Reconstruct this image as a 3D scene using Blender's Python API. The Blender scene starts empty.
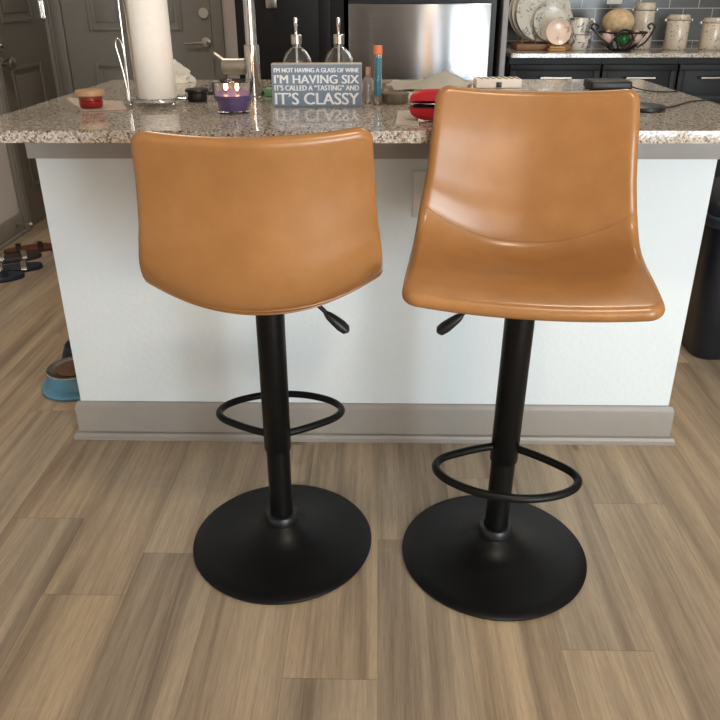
import bpy, bmesh, math, random
from mathutils import Vector, Matrix
random.seed(7)
PI = math.pi
C = bpy.context.scene.collection
SC = bpy.context.scene

# ------------------------------------------------------------------ materials
def s2l(c):
    return tuple((x / 12.92 if x <= .04045 else ((x + .055) / 1.055) ** 2.4) for x in c)
def rgb(r, g, b):
    return s2l((r / 255, g / 255, b / 255)) + (1,)
class NT:
    def __init__(s, name):
        s.m = bpy.data.materials.new(name); s.m.use_nodes = True
        s.t = s.m.node_tree; s.n = s.t.nodes; s.b = s.n['Principled BSDF']
    def add(s, typ, **k):
        n = s.n.new(typ)
        for a, v in k.items(): setattr(n, a, v)
        return n
    def link(s, a, b): s.t.links.new(a, b)
    def coords(s, scale=(1, 1, 1), out='Object'):
        tc = s.add('ShaderNodeTexCoord'); mp = s.add('ShaderNodeMapping')
        mp.inputs['Scale'].default_value = scale
        s.link(tc.outputs[out], mp.inputs['Vector']); return mp.outputs[0]
    def noise(s, vec, scale, detail=3, rough=.5, dist=0):
        n = s.add('ShaderNodeTexNoise'); n.inputs['Scale'].default_value = scale
        n.inputs['Detail'].default_value = detail; n.inputs['Roughness'].default_value = rough
        n.inputs['Distortion'].default_value = dist
        if vec is not None: s.link(vec, n.inputs['Vector'])
        return n.outputs['Fac']
    def ramp(s, fac, stops, interp='LINEAR'):
        r = s.add('ShaderNodeValToRGB'); e = r.color_ramp.elements; r.color_ramp.interpolation = interp
        while len(e) < len(stops): e.new(.5)
        for i, (p, c) in enumerate(stops): e[i].position = p; e[i].color = c
        s.link(fac, r.inputs[0]); return r.outputs[0]
    def mix(s, fac, a, b, mode='MIX'):
        n = s.add('ShaderNodeMix', data_type='RGBA', blend_type=mode)
        for sock, v in ((n.inputs[0], fac), (n.inputs[6], a), (n.inputs[7], b)):
            if isinstance(v, (int, float, tuple)): sock.default_value = v
            else: s.link(v, sock)
        return n.outputs[2]
    def math(s, op, a, b=0):
        n = s.add('ShaderNodeMath', operation=op)
        for sock, v in ((n.inputs[0], a), (n.inputs[1], b)):
            if isinstance(v, (int, float)): sock.default_value = v
            else: s.link(v, sock)
        return n.outputs[0]
    def bump(s, h, strength=.2, dist=.001):
        n = s.add('ShaderNodeBump'); n.inputs['Strength'].default_value = strength
        n.inputs['Distance'].default_value = dist; s.link(h, n.inputs['Height']); s.link(n.outputs[0], s.b.inputs['Normal'])
    def col(s, v):
        if isinstance(v, tuple): s.b.inputs['Base Color'].default_value = v
        else: s.link(v, s.b.inputs['Base Color'])
def simple(name, c, rough=.5, metal=0, var=.06, scale=30, bump=0, spec=.5, coat=0, trans=0, emit=None):
    t = NT(name); v = t.coords()
    n = t.noise(v, scale, 3)
    lo = tuple(x * (1 - var) for x in c[:3]) + (1,); hi = tuple(min(1, x * (1 + var)) for x in c[:3]) + (1,)
    t.col(t.ramp(n, [(.3, lo), (.7, hi)]))
    b = t.b.inputs
    b['Roughness'].default_value = rough; b['Metallic'].default_value = metal
    b['Specular IOR Level'].default_value = spec; b['Coat Weight'].default_value = coat; b['Coat Roughness'].default_value = .15
    b['Transmission Weight'].default_value = trans
    if bump: t.bump(n, bump, .002)
    if emit:
        b['Emission Color'].default_value = emit[0]; b['Emission Strength'].default_value = emit[1]
    return t.m

def m_leather():
    t = NT('tan_leather'); v = t.coords()
    big = t.noise(v, 9, 4, .6); fine = t.noise(v, 420, 3, .6)
    fac = t.mix(.12, big, fine)
    t.col(t.ramp(fac, [(.25, rgb(150, 104, 60)), (.5, rgb(161, 113, 66)), (.78, rgb(172, 124, 76))]))
    t.b.inputs['Roughness'].default_value = .27
    t.b.inputs['Specular IOR Level'].default_value = .5
    cr = t.noise(v, 260, 5, .65)
    wr = t.noise(t.coords((6, 14, 14)), 3, 3)
    h = t.math('ADD', t.math('MULTIPLY', cr, .35), t.math('MULTIPLY', wr, .8))
    t.bump(h, .16, .0012)
    return t.m
def m_granite():
    t = NT('speckled_granite'); v = t.coords()
    vo = t.add('ShaderNodeTexVoronoi', feature='F1'); vo.inputs['Scale'].default_value = 270; t.link(v, vo.inputs['Vector'])
    sep = t.add('ShaderNodeSeparateColor'); t.link(vo.outputs['Color'], sep.inputs[0])
    n = t.noise(v, 85, 4, .7)
    f = t.math('ADD', t.math('MULTIPLY', sep.outputs[0], .55), t.math('MULTIPLY', n, .45))
    c = t.ramp(f, [(.20, rgb(74, 68, 62)), (.31, rgb(134, 118, 100)), (.45, rgb(170, 159, 145)), (.62, rgb(206, 203, 196)), (.8, rgb(156, 140, 122))])
    t.col(c)
    t.b.inputs['Roughness'].default_value = .05
    return t.m
def m_floor():
    t = NT('wood_plank_floor')
    at = t.add('ShaderNodeAttribute', attribute_name='plank'); sep = t.add('ShaderNodeSeparateColor'); t.link(at.outputs['Color'], sep.inputs[0])
    tc = t.add('ShaderNodeTexCoord')
    off = t.add('ShaderNodeVectorMath', operation='SCALE'); off.inputs['Scale'].default_value = 13.7
    t.link(at.outputs['Color'], off.inputs[0])
    add = t.add('ShaderNodeVectorMath', operation='ADD'); t.link(tc.outputs['Object'], add.inputs[0]); t.link(off.outputs[0], add.inputs[1])
    def mapped(s):
        mp = t.add('ShaderNodeMapping'); mp.inputs['Scale'].default_value = s; t.link(add.outputs[0], mp.inputs['Vector']); return mp.outputs[0]
    band = t.noise(mapped((15, .75, 1)), 1.0, 3, .5, .6)
    ring = t.noise(mapped((46, 1.3, 1)), 1.0, 4, .6, 1.4)
    fine = t.noise(mapped((210, 4.5, 1)), 1.0, 6, .7)
    f = t.math('ADD', t.math('ADD', t.math('MULTIPLY', band, .56), t.math('MULTIPLY', ring, .25)), t.math('MULTIPLY', fine, .19))
    base = t.ramp(f, [(.36, rgb(130, 114, 96)), (.44, rgb(151, 135, 115)), (.50, rgb(167, 150, 127)), (.56, rgb(180, 162, 137)), (.66, rgb(196, 177, 148))])
    fleck = t.noise(mapped((640, 26, 1)), 1.0, 3, .6)
    base = t.mix(.5, base, t.ramp(fleck, [(.32, (.36, .35, .34, 1)), (.5, (.5, .5, .5, 1)), (.68, (.60, .60, .59, 1))]), 'OVERLAY')
    tint = t.ramp(sep.outputs[0], [(0, (.93, .95, .985, 1)), (.5, (1, 1, 1, 1)), (1, (1.03, 1.0, .955, 1))])
    c = t.mix(1.0, base, tint, 'MULTIPLY')
    # short cross-grain saw marks and a few knots
    saw = t.noise(mapped((9, 110, 1)), 1.0, 2); sawm = t.noise(mapped((6, 3, 1)), 1.0, 2)
    sm = t.math('MULTIPLY', t.ramp(saw, [(.60, (0, 0, 0, 1)), (.7, (1, 1, 1, 1))]), t.ramp(sawm, [(.58, (0, 0, 0, 1)), (.68, (1, 1, 1, 1))]))
    c = t.mix(t.math('MULTIPLY', sm, .22), c, rgb(190, 170, 142))
    vo = t.add('ShaderNodeTexVoronoi', feature='F1'); vo.inputs['Scale'].default_value = 1.0; t.link(mapped((7.5, 3.2, 1)), vo.inputs['Vector'])
    s2 = t.add('ShaderNodeSeparateColor'); t.link(vo.outputs['Color'], s2.inputs[0])
    knot = t.ramp(t.math('ADD', vo.outputs['Distance'], t.math('MULTIPLY', ring, .06)), [(.05, (1, 1, 1, 1)), (.115, (0, 0, 0, 1))])
    pick = t.math('GREATER_THAN', s2.outputs[0], .82)
    c = t.mix(t.math('MULTIPLY', t.math('MULTIPLY', knot, pick), .6), c, rgb(86, 68, 52))
    # joints
    uv = t.add('ShaderNodeUVMap', uv_map='joint'); su = t.add('ShaderNodeSeparateXYZ'); t.link(uv.outputs[0], su.inputs[0])
    def edge(o, w, L):
        a = t.math('LESS_THAN', o, w); b = t.math('GREATER_THAN', o, t.math('SUBTRACT', L, w)); return t.math('MAXIMUM', a, b)
    j = t.math('MAXIMUM', edge(su.outputs[0], .0009, .1779), edge(su.outputs[1], .0011, 1.20))
    c = t.mix(t.math('MULTIPLY', j, .34), c, rgb(70, 58, 46))
    t.col(c); t.b.inputs['Roughness'].default_value = .42; t.b.inputs['Specular IOR Level'].default_value = .4
    t.bump(t.math('ADD', fine, t.math('MULTIPLY', j, -1.0)), .12, .0008)
    return t.m
def m_wall(name, c, strength=.10):
    t = NT(name); v = t.coords()
    t.col(t.ramp(t.noise(v, 2.2, 2), [(.3, tuple(x * .98 for x in c[:3]) + (1,)), (.7, c)]))
    n = t.noise(v, 75, 3, .5); t.bump(t.ramp(n, [(.42, (0, 0, 0, 1)), (.6, (1, 1, 1, 1))]), strength, .0022)
    t.b.inputs['Roughness'].default_value = .62; return t.m
def m_tile():
    t = NT('dark_glazed_tile')
    tc = t.add('ShaderNodeTexCoord'); sx = t.add('ShaderNodeSeparateXYZ'); t.link(tc.outputs['Object'], sx.inputs[0])
    cb = t.add('ShaderNodeCombineXYZ'); t.link(sx.outputs[0], cb.inputs[0]); t.link(sx.outputs[2], cb.inputs[1])
    b = t.add('ShaderNodeTexBrick'); t.link(cb.outputs[0], b.inputs['Vector'])
    for k, v in (('Scale', 1), ('Mortar Size', .0022), ('Brick Width', .15), ('Row Height', .155), ('Mortar Smooth', .1), ('Bias', 0)): b.inputs[k].default_value = v
    b.inputs['Color1'].default_value = rgb(48, 48, 46); b.inputs['Color2'].default_value = rgb(58, 58, 55); b.inputs['Mortar'].default_value = rgb(150, 150, 146)
    t.col(b.outputs['Color']); t.b.inputs['Roughness'].default_value = .25
    return t.m
def m_steel():
    t = NT('brushed_stainless'); v = t.coords((1, 1, 1))
    st = t.noise(t.coords((3, 3, 500)), 1.0, 2)
    t.col(t.ramp(st, [(.3, rgb(142, 144, 147)), (.7, rgb(154, 156, 159))]))
    t.b.inputs['Metallic'].default_value = 1; t.b.inputs['Roughness'].default_value = .20
    t.b.inputs['Anisotropic'].default_value = .92; tg = t.add('ShaderNodeTangent', direction_type='RADIAL', axis='Z'); t.link(tg.outputs[0], t.b.inputs['Tangent']); t.b.inputs['Anisotropic Rotation'].default_value = .25
    t.bump(t.noise(t.coords((3.2, 1, 1.6)), 1.0, 2, .4, .5), .05, .02)
    return t.m
def m_floral(name, base, ink, scale=38, thr=.60):
    t = NT(name); v = t.coords()
    n = t.noise(v, scale, 4, .6, 1.2)
    t.col(t.ramp(n, [(thr - .04, base), (thr + .03, ink)]))
    t.b.inputs['Roughness'].default_value = .22; return t.m

M = dict(
 leather=m_leather(), granite=m_granite(), floor=m_floor(),
 stitch=simple('stitching_thread', rgb(206, 152, 96), .6),
 black=simple('matte_black_steel', rgb(9, 10, 11), .40, var=.1, scale=90, spec=.25),
 blackplastic=simple('black_plastic', rgb(24, 25, 27), .45),
 collar=simple('dark_grey_plastic', rgb(26, 28, 32), .4),
 island=m_wall('white_wall_paint', rgb(226, 236, 240)), wall=m_wall('pale_wall_paint', rgb(205, 200, 198)),
 ceil=m_wall('ceiling_paint', rgb(225, 224, 220)),
 trim=simple('taupe_trim_paint', rgb(148, 143, 136), .42, var=.02), apron=simple('taupe_trim_lightened', rgb(156, 155, 152), .45, var=.02),  # apron is the trim taupe, lightened to offset the shade under the counter
 door=simple('taupe_paint_shaded', rgb(112, 106, 97), .42, var=.03), casing=simple('taupe_paint_lit', rgb(138, 136, 130), .42, var=.03),  # same taupe paint; the left door's dimmer light is put into its darker tone
 dark=simple('espresso_cabinet', rgb(20, 18, 18), .5, var=.1, scale=12, spec=.25), darkblue=simple('charcoal_cabinet', rgb(23, 25, 27), .5, var=.08, scale=12, spec=.25),
 tile=m_tile(), steel=m_steel(), chrome=simple('polished_chrome', rgb(205, 205, 203), .1, 1, var=.02),
 nickel=simple('satin_nickel', rgb(186, 182, 174), .28, 1, var=.03),
 white=simple('white_plastic', rgb(232, 232, 228), .4, var=.02), paper=simple('white_paper', rgb(240, 235, 226), .85, var=.02, scale=60, bump=.1),
 napkin=simple('napkin_paper', rgb(244, 230, 218), .85, var=.03), core=simple('cardboard', rgb(170, 135, 98), .8),
 film=simple('thin_white_wrapping', rgb(226, 222, 212), .5, var=.04),
 lightwood=simple('light_wood', rgb(200, 182, 158), .6, var=.1, scale=50), signblue=simple('slate_blue_paint', rgb(112, 126, 144), .6, var=.06, scale=120),
 lettering=simple('white_lettering', rgb(238, 240, 240), .6, var=.01),
 glass=simple('clear_glass', (1, 1, 1, 1), .02, trans=1, var=0), soap=simple('clear_soap', (.93, .95, .95, 1), .05, trans=1, var=.02),
 wax=simple('purple_wax', rgb(98, 74, 138), .4, var=.06), redwax=simple('red_wax', rgb(140, 30, 22), .3, var=.08),
 tanlid=simple('tan_lid', rgb(188, 150, 112), .4, var=.05), flame=simple('candle_flame', (1, .6, .2, 1), .5, emit=((1, .55, .2, 1), 14)),
 teal=simple('teal_matches', rgb(24, 140, 170), .5, var=.1), orange=simple('orange_cap', rgb(214, 120, 78), .55), cork=simple('cork', rgb(196, 164, 128), .8, var=.15, scale=200),
 bronze=simple('antique_metal', rgb(120, 108, 94), .4, .4, var=.08), pinkglass=simple('tinted_glass', (.85, .8, .78, 1), .08, trans=.85),
 red=simple('red_leatherette', rgb(198, 30, 44), .42, var=.05), lining=simple('dark_lining', rgb(34, 32, 36), .7), lens=simple('smoke_lens', rgb(120, 120, 125), .15),
 blue=simple('light_blue_plastic', rgb(92, 150, 180), .4, var=.03), navy=simple('navy_rubber', rgb(26, 38, 58), .5), kibble=simple('dog_kibble', rgb(104, 80, 58), .9, var=.4, scale=160, bump=.8),
 brown=simple('brown_leather', rgb(98, 58, 42), .5), silver=simple('silver_strap', rgb(200, 196, 186), .25, .8), darkstrap=simple('dark_strap', rgb(52, 44, 44), .5),
 bin=simple('black_bin_plastic', rgb(24, 28, 36), .32), binrim=simple('dark_bin_rim', rgb(46, 52, 62), .3),
 wood=simple('rack_wood', rgb(128, 92, 62), .55, var=.15, scale=40), easel=simple('honey_wood', rgb(186, 138, 84), .5, var=.12, scale=40),
 cream=m_floral('cream_floral_china', rgb(196, 194, 184), rgb(124, 128, 130), 34, .59), creamplain=simple('cream_china', rgb(188, 180, 166), .25, var=.03),
 pink=m_floral('blush_floral_china', rgb(222, 200, 184), rgb(168, 142, 132), 30, .62), mug=m_floral('grey_floral_china', rgb(220, 216, 206), rgb(96, 98, 98), 34, .57),
 canister=m_floral('cream_motif_ceramic', rgb(196, 186, 170), rgb(138, 128, 116), 60, .60),
 iron=simple('black_iron', rgb(22, 20, 18), .4), melon=simple('netted_melon', rgb(188, 164, 128), .7, var=.25, scale=40, bump=.5),
 pepper=simple('green_pepper', rgb(30, 92, 48), .25, var=.2), onion=simple('pale_onion', rgb(186, 160, 150), .4, var=.15, scale=20),
 steel_bowl=simple('steel_bowl_insert', rgb(190, 188, 184), .2, 1), sponge=simple('green_sponge', rgb(120, 168, 130), .9),
 sky=None, streak_glow=simple('amber_streak_glow', (1, .62, .25, 1), .8, emit=((1, .45, .07, 1), 24)),
)

# ------------------------------------------------------------------ mesh helpers
def link(name, bm, mat, parent=None, smooth=True, ang=40, mats=None):
    me = bpy.data.meshes.new(name); bmesh.ops.recalc_face_normals(bm, faces=bm.faces); bm.to_mesh(me); bm.free()
    for p in me.polygons: p.use_smooth = smooth
    if smooth: me.set_sharp_from_angle(angle=math.radians(ang))
    for m in (mats or [mat]): me.materials.append(m if not isinstance(m, str) else M[m])
    o = bpy.data.objects.new(name, me); C.objects.link(o)
    if parent: o.parent = parent
    return o
def tag(o, label, cat, group=None):
    o['label'] = label; o['category'] = cat
    if group: o['group'] = group
    return o
def thing(name, label, cat, loc=(0, 0, 0), rz=0, group=None):
    o = bpy.data.objects.new(name, None); C.objects.link(o); o.empty_display_size = .05
    o.location = loc; o.rotation_euler = (0, 0, rz); return tag(o, label, cat, group)
def struct(o): o['kind'] = 'structure'; return o
def B(): return bmesh.new()
def box(bm, x0, x1, y0, y1, z0, z1, bev=0, seg=2):
    r = bmesh.ops.create_cube(bm, size=1)
    bmesh.ops.scale(bm, vec=(x1 - x0, y1 - y0, z1 - z0), verts=r['verts'])
    bmesh.ops.translate(bm, vec=((x0 + x1) / 2, (y0 + y1) / 2, (z0 + z1) / 2), verts=r['verts'])
    if bev:
        es = {e for v in r['verts'] for e in v.link_edges}
        bmesh.ops.bevel(bm, geom=list(es), offset=bev, segments=seg, affect='EDGES', profile=.5)
    return bm
def bx(*a, **k): return box(B(), *a, **k)
def lathe(bm, prof, c=(0, 0, 0), seg=40, axis='Z', closed=False):
    rings = []
    for r, z in prof:
        if r < 1e-6: rings.append([bm.verts.new(Vector((0, 0, z)))]); continue
        rings.append([bm.verts.new((r * math.cos(2 * PI * i / seg), r * math.sin(2 * PI * i / seg), z)) for i in range(seg)])
    pairs = list(zip(rings, rings[1:])) + ([(rings[-1], rings[0])] if closed else [])
    for a, b in pairs:
        for i in range(seg):
            j = (i + 1) % seg
            if len(a) == 1 and len(b) == 1: continue
            if len(a) == 1: bm.faces.new((a[0], b[i], b[j]))
            elif len(b) == 1: bm.faces.new((a[i], a[j], b[0]))
            else: bm.faces.new((a[i], a[j], b[j], b[i]))
    vs = [v for r in rings for v in r]
    if axis == 'X': rot = Matrix.Rotation(PI / 2, 4, 'Y')
    elif axis == 'Y': rot = Matrix.Rotation(-PI / 2, 4, 'X')
    elif isinstance(axis, Matrix): rot = axis
    else: rot = Matrix.Identity(4)
    for v in vs: v.co = rot @ v.co + Vector(c)
    return bm
def tube(bm, pts, r, seg=10, closed=False, radii=None):
    pts = [Vector(p) for p in pts]; n = len(pts); rings = []; up = None
    for i, p in enumerate(pts):
        a = pts[(i - 1) % n] if (closed or i > 0) else p; b = pts[(i + 1) % n] if (closed or i < n - 1) else p
        d = (b - a).normalized()
        if up is None:
            up = Vector((0, 0, 1)) if abs(d.z) < .9 else Vector((1, 0, 0))
        s = d.cross(up).normalized(); up = s.cross(d).normalized()
        rr = radii[i] if radii else r
        rings.append([bm.verts.new(p + (s * math.cos(2 * PI * k / seg) + up * math.sin(2 * PI * k / seg)) * rr) for k in range(seg)])
    m = n if closed else n - 1
    for i in range(m):
        a, b = rings[i], rings[(i + 1) % n]
        for k in range(seg):
            l = (k + 1) % seg; bm.faces.new((a[k], a[l], b[l], b[k]))
    if not closed: bm.faces.new(rings[0][::-1]); bm.faces.new(rings[-1])
    return bm
def smooth_path(P, n=12, closed=False):
    P = [Vector(p) for p in P]; N = len(P); out = []
    def g(i): return P[i % N] if closed else P[min(max(i, 0), N - 1)]
    for i in range(N if closed else N - 1):
        p0, p1, p2, p3 = g(i - 1), g(i), g(i + 1), g(i + 2)
        for k in range(n):
            t = k / n
            out.append(.5 * ((2 * p1) + (p2 - p0) * t + (2 * p0 - 5 * p1 + 4 * p2 - p3) * t * t + (3 * p1 - p0 - 3 * p2 + p3) * t ** 3))
    if not closed: out.append(P[-1])
    return out
def ball(bm, c, r, sc=(1, 1, 1), seg=20):
    k = bmesh.ops.create_uvsphere(bm, u_segments=seg, v_segments=seg // 2, radius=r)
    for v in k['verts']: v.co = Vector((v.co.x * sc[0], v.co.y * sc[1], v.co.z * sc[2])) + Vector(c)
    return bm
def cyl(bm, c, r, h, seg=32, bev=.001, axis='Z'):
    return lathe(bm, [(0, 0), (r - bev, 0), (r, bev), (r, h - bev), (r - bev, h), (0, h)], c, seg, axis)

# ------------------------------------------------------------------ room
XL, YB, YF, XR, HC = -1.905, 4.60, -3.2, 3.3, 2.6
YK, XK = 4.20, -.60        # kitchen back wall stands forward of the hall's end wall
def make_floor():
    bm = B(); uv = bm.loops.layers.uv.new('joint'); cl = bm.loops.layers.float_color.new('plank')
    x0, s, L = .0071, .1779, 1.20
    known = {-1: .969, -4: 1.170, -5: 1.418, 2: 1.045, 3: 1.50, 0: 1.355, 1: .40, -2: .55, -3: .10, 4: .72}
    rnd = random.Random(11)
    for k in range(-12, 19):
        xa, xb = x0 + k * s, x0 + (k + 1) * s
        off = known.get(k, rnd.uniform(0, L)) % L - 4 * L
        for j in range(9):
            ya, yb = off + j * L, off + (j + 1) * L
            cx0, cx1 = max(xa, XL), min(xb, XR); cy0, cy1 = max(ya, YF), min(yb, YB)
            if cx1 - cx0 < 1e-4 or cy1 - cy0 < 1e-4: continue
            c = (rnd.random(), rnd.random(), rnd.random(), 1)
            vs = [bm.verts.new((x, y, 0)) for x, y in ((cx0, cy0), (cx1, cy0), (cx1, cy1), (cx0, cy1))]
            f = bm.faces.new(vs)
            for l in f.loops: l[uv].uv = (l.vert.co.x - xa, l.vert.co.y - ya); l[cl] = c
    return struct(link('floor', bm, 'floor', smooth=False))
make_floor()
struct(link('wall_left', bx(XL - .1, XL, YF, YB + .1, 0, HC), 'wall', smooth=False))
struct(link('wall_right', bx(XR, XR + .1, YF, YB + .1, 0, HC), 'wall', smooth=False))
struct(link('wall_back', bx(XL, XR, YB, YB + .1, 0, HC), 'wall', smooth=False))
struct(link('wall_kitchen', bx(XK, XR, YK, YB, 0, HC), 'wall', smooth=False))
struct(link('ceiling', bx(XL - .1, XR + .1, YF - .1, YB + .1, HC, HC + .1), 'ceil', smooth=False))
# wall behind the camera with a glazed side panel and a patio door
WIN = [(.49, .71, .10, 2.2), (1.05, 1.38, .10, 2.2), (1.76, 3.22, .06, 2.05)]
bm = B(); xs = [XL - .1, WIN[0][0], WIN[0][1], WIN[1][0], WIN[1][1], WIN[2][0], WIN[2][1], XR + .1]
for i in (0, 2, 4, 6): box(bm, xs[i], xs[i + 1], YF - .1, YF, 0, HC)
for x0, x1, z0, z1 in WIN:
    box(bm, x0, x1, YF - .1, YF, 0, z0); box(bm, x0, x1, YF - .1, YF, z1, HC)
struct(link('wall_front', bm, 'wall', smooth=False))
for i, (x0, x1, z0, z1) in enumerate(WIN):
    bm = B(); w = .04
    box(bm, x0, x0 + w, YF - .08, YF - .02, z0, z1); box(bm, x1 - w, x1, YF - .08, YF - .02, z0, z1)
    box(bm, x0 + w, x1 - w, YF - .08, YF - .02, z0, z0 + w); box(bm, x0 + w, x1 - w, YF - .08, YF - .02, z1 - w, z1)
    if i == 2: box(bm, (x0 + x1) / 2 - .03, (x0 + x1) / 2 + .03, YF - .08, YF - .02, z0 + w, z1 - w)
    struct(link('window_%d' % (i + 1), bm, 'white', smooth=False))
def area(name, loc, rot, sx, sy, power, col):
    l = bpy.data.lights.new(name, 'AREA'); l.shape = 'RECTANGLE'; l.size = sx; l.size_y = sy; l.energy = power; l.color = col
    o = bpy.data.objects.new(name, l); C.objects.link(o); o.location = loc; o.rotation_euler = rot; return o
DAY = (.86, .95, 1.0)
for i, (x0, x1, z0, z1) in enumerate(WIN):
    area('daylight', ((x0 + x1) / 2, YF - .11, (z0 + z1) / 2), (PI / 2, 0, 0), x1 - x0, z1 - z0, (14, 16, 190)[i], DAY)
# unseen amber glow column, added to give the fridge door its yellow streak
t = thing('streak_column', 'tall glowing amber column added for the yellow streak in the fridge door', 'lamp', (.80, YF + .1, 0))
link('base', cyl(B(), (0, 0, 0), .06, .03), 'black', t)
link('glow_column', lathe(B(), [(.001, .035), (.035, .035), (.035, 1.7), (.001, 1.7)], seg=24), 'streak_glow', t)
# ceiling fixtures; the one over the seating area is added as general fill
for k, (x, y, p) in enumerate(((-.9, 3.0, 13), (.9, 3.0, 13), (.6, .2, 20))):
    t = thing('ceiling_light', ('round flush ceiling light over the kitchen aisle, left one', 'round flush ceiling light over the kitchen aisle, right one', 'round flush ceiling light added as general fill over the seating area')[k], 'ceiling light', (x, y, HC), group='flush ceiling lights')
    link('rim', lathe(B(), [(.12, -.03), (.15, -.03), (.15, -.001), (.12, -.001)], closed=True), 'white', t)
    link('diffuser', cyl(B(), (0, 0, -.02), .118, .012), simple('lamp_diffuser', (1, .9, .78, 1), .6, emit=((1, .86, .70, 1), 2)), t)
    area('ceiling_glow', (x, y, HC - .035), (0, 0, 0), .22, .22, p, (1, .84, .66))

def door_panels(bm, axis, at, dirn, rects, d=.012, w=.022):
    for a0, a1, z0, z1 in rects:
        for (p0, p1, q0, q1) in ((a0, a0 + w, z0, z1), (a1 - w, a1, z0, z1), (a0 + w, a1 - w, z0, z0 + w), (a0 + w, a1 - w, z1 - w, z1)):
            if axis == 'X': box(bm, *sorted((at, at + dirn * d)), p0, p1, q0, q1, bev=.004)
            else: box(bm, p0, p1, *sorted((at, at + dirn * d)), q0, q1, bev=.004)
        g = .045
        if axis == 'X': box(bm, *sorted((at, at + dirn * d * .7)), a0 + g, a1 - g, z0 + g, z1 - g, bev=.005)
        else: box(bm, a0 + g, a1 - g, *sorted((at, at + dirn * d * .7)), z0 + g, z1 - g, bev=.005)
# door in the left wall
d1 = struct(link('door_1', bx(XL + .001, XL + .012, 3.86, 4.495, .01, 2.02), 'door', smooth=False))
bm = B(); door_panels(bm, 'X', XL + .0125, 1, [(3.965, 4.335, .20, .822), (3.965, 4.335, 1.03, 1.86)]); link('door_panel', bm, 'door', d1)
for z in (.25, 1.085, 1.83):
    link('hinge_leaf', bx(XL + .0125, XL + .0155, 4.45, 4.49, z - .045, z + .045), 'chrome', d1, smooth=False)
    link('hinge', lathe(B(), [(0, z - .045), (.012, z - .045), (.012, z + .045), (0, z + .045)], (XL + .022, 4.487, 0), 14), 'chrome', d1)
hd = link('door_knob', lathe(B(), [(0, 0), (.03, 0), (.032, .006), (.014, .01), (.014, .03), (.03, .045), (.032, .06), (.02, .072), (0, .074)], (XL + .0125, 3.885, .845), 24, 'X'), 'nickel', d1)
link('deadbolt', lathe(B(), [(0, 0), (.03, 0), (.03, .012), (.012, .014), (.012, .03), (0, .03)], (XL + .0125, 3.895, .93), 24, 'X'), 'nickel', d1)
bm = B(); box(bm, XL + .001, XL + .028, 3.785, 3.855, 0, 2.10, bev=.005); box(bm, XL + .001, XL + .028, 4.50, 4.56, 0, 2.10, bev=.005); box(bm, XL + .001, XL + .028, 3.855, 4.50, 2.03, 2.10, bev=.005)
for y in (3.80, 4.535): box(bm, XL + .028, XL + .036, y - .008, y + .008, 0, 2.11, bev=.003)
struct(link('trim_1', bm, 'casing'))
# door in the back wall
d2 = struct(link('door_2', bx(-1.82, -.965, YB - .014, YB - .001, .01, 2.04), 'casing', smooth=False))
cols = ((-1.675, -1.46), (-1.345, -1.13))
bm = B(); door_panels(bm, 'Y', YB - .0145, -1, [(a, b, z0, z1) for a, b in cols for z0, z1 in ((.18, .795), (.97, 1.53), (1.63, 1.9))]); link('door_panel', bm, 'casing', d2)
bm = B(); lathe(bm, [(0, 0), (.026, 0), (.028, -.008), (.01, -.012), (.01, -.04), (0, -.04)], (-1.0, YB - .0145, .905), 20, 'Y')
tube(bm, [(-1.0, YB - .05, .905), (-1.04, YB - .052, .904), (-1.12, YB - .048, .90)], .007); link('door_lever', bm, 'nickel', d2)
link('deadbolt', lathe(B(), [(0, 0), (.028, 0), (.028, -.014), (0, -.014)], (-1.0, YB - .0145, 1.062), 20, 'Y'), 'nickel', d2)
bm = B(); box(bm, -1.888, -1.825, YB - .028, YB - .001, 0, 2.12, bev=.005); box(bm, -.96, -.895, YB - .028, YB - .001, 0, 2.12, bev=.005); box(bm, -1.825, -.96, YB - .028, YB - .001, 2.05, 2.12, bev=.005)
struct(link('trim_2', bm, 'casing'))
bm = B(); box(bm, XL + .001, XL + .016, YF, 3.78, 0, .11, bev=.004); box(bm, XL + .016, XL + .03, YF, 3.78, 0, .02, bev=.006)
struct(link('baseboard_left', bm, 'trim'))
# spring door stop on the left baseboard
t = thing('door_stop', 'small metal spring door stop with white tip low on the left baseboard', 'door stop', (XL + .0165, 3.70, .07))
bm = B(); lathe(bm, [(0, 0), (.011, 0), (.011, .004), (0, .004)], seg=14, axis='X')
hel = [(0.004 + .066 * i / 160, .0045 * math.cos(i * .9), .0045 * math.sin(i * .9)) for i in range(161)]
tube(bm, hel, .0016, 5); link('spring', bm, 'nickel', t); link('tip', cyl(B(), (.070, 0, 0), .0075, .014, 16, .002, 'X'), 'white', t)

# ------------------------------------------------------------------ island
IX0, IX1, IY0, IY1 = -.834, .814, 1.790, 2.37
t = thing('kitchen_island', 'white painted half-wall kitchen island with taupe baseboard standing behind both stools', 'kitchen island', (0, IY0, 0))
def L(o): o.location -= Vector((0, IY0, 0)); return o
L(link('half_wall', bx(IX0, IX1, IY0, IY0 + .115, 0, .884, bev=.003), 'island', t))
bm = B(); ya, yb_ = IY0 + .115, IY1
for a in ((IX0 + .01, IX1 - .01, ya, ya + .012, .09, .884), (IX0 + .01, IX1 - .01, yb_ - .018, yb_, .09, .884), (IX0 + .01, IX0 + .03, ya + .012, yb_ - .018, .09, .884), (IX1 - .03, IX1 - .01, ya + .012, yb_ - .018, .09, .884), (IX0 + .03, IX1 - .03, ya + .012, yb_ - .018, .09, .11)): box(bm, *a)
L(link('cabinet_body', bm, 'dark', t, smooth=False))
L(link('toe_kick', bx(IX0 + .03, IX1 - .03, IY0 + .12, IY1 - .06, 0, .09), 'dark', t, smooth=False))
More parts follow.
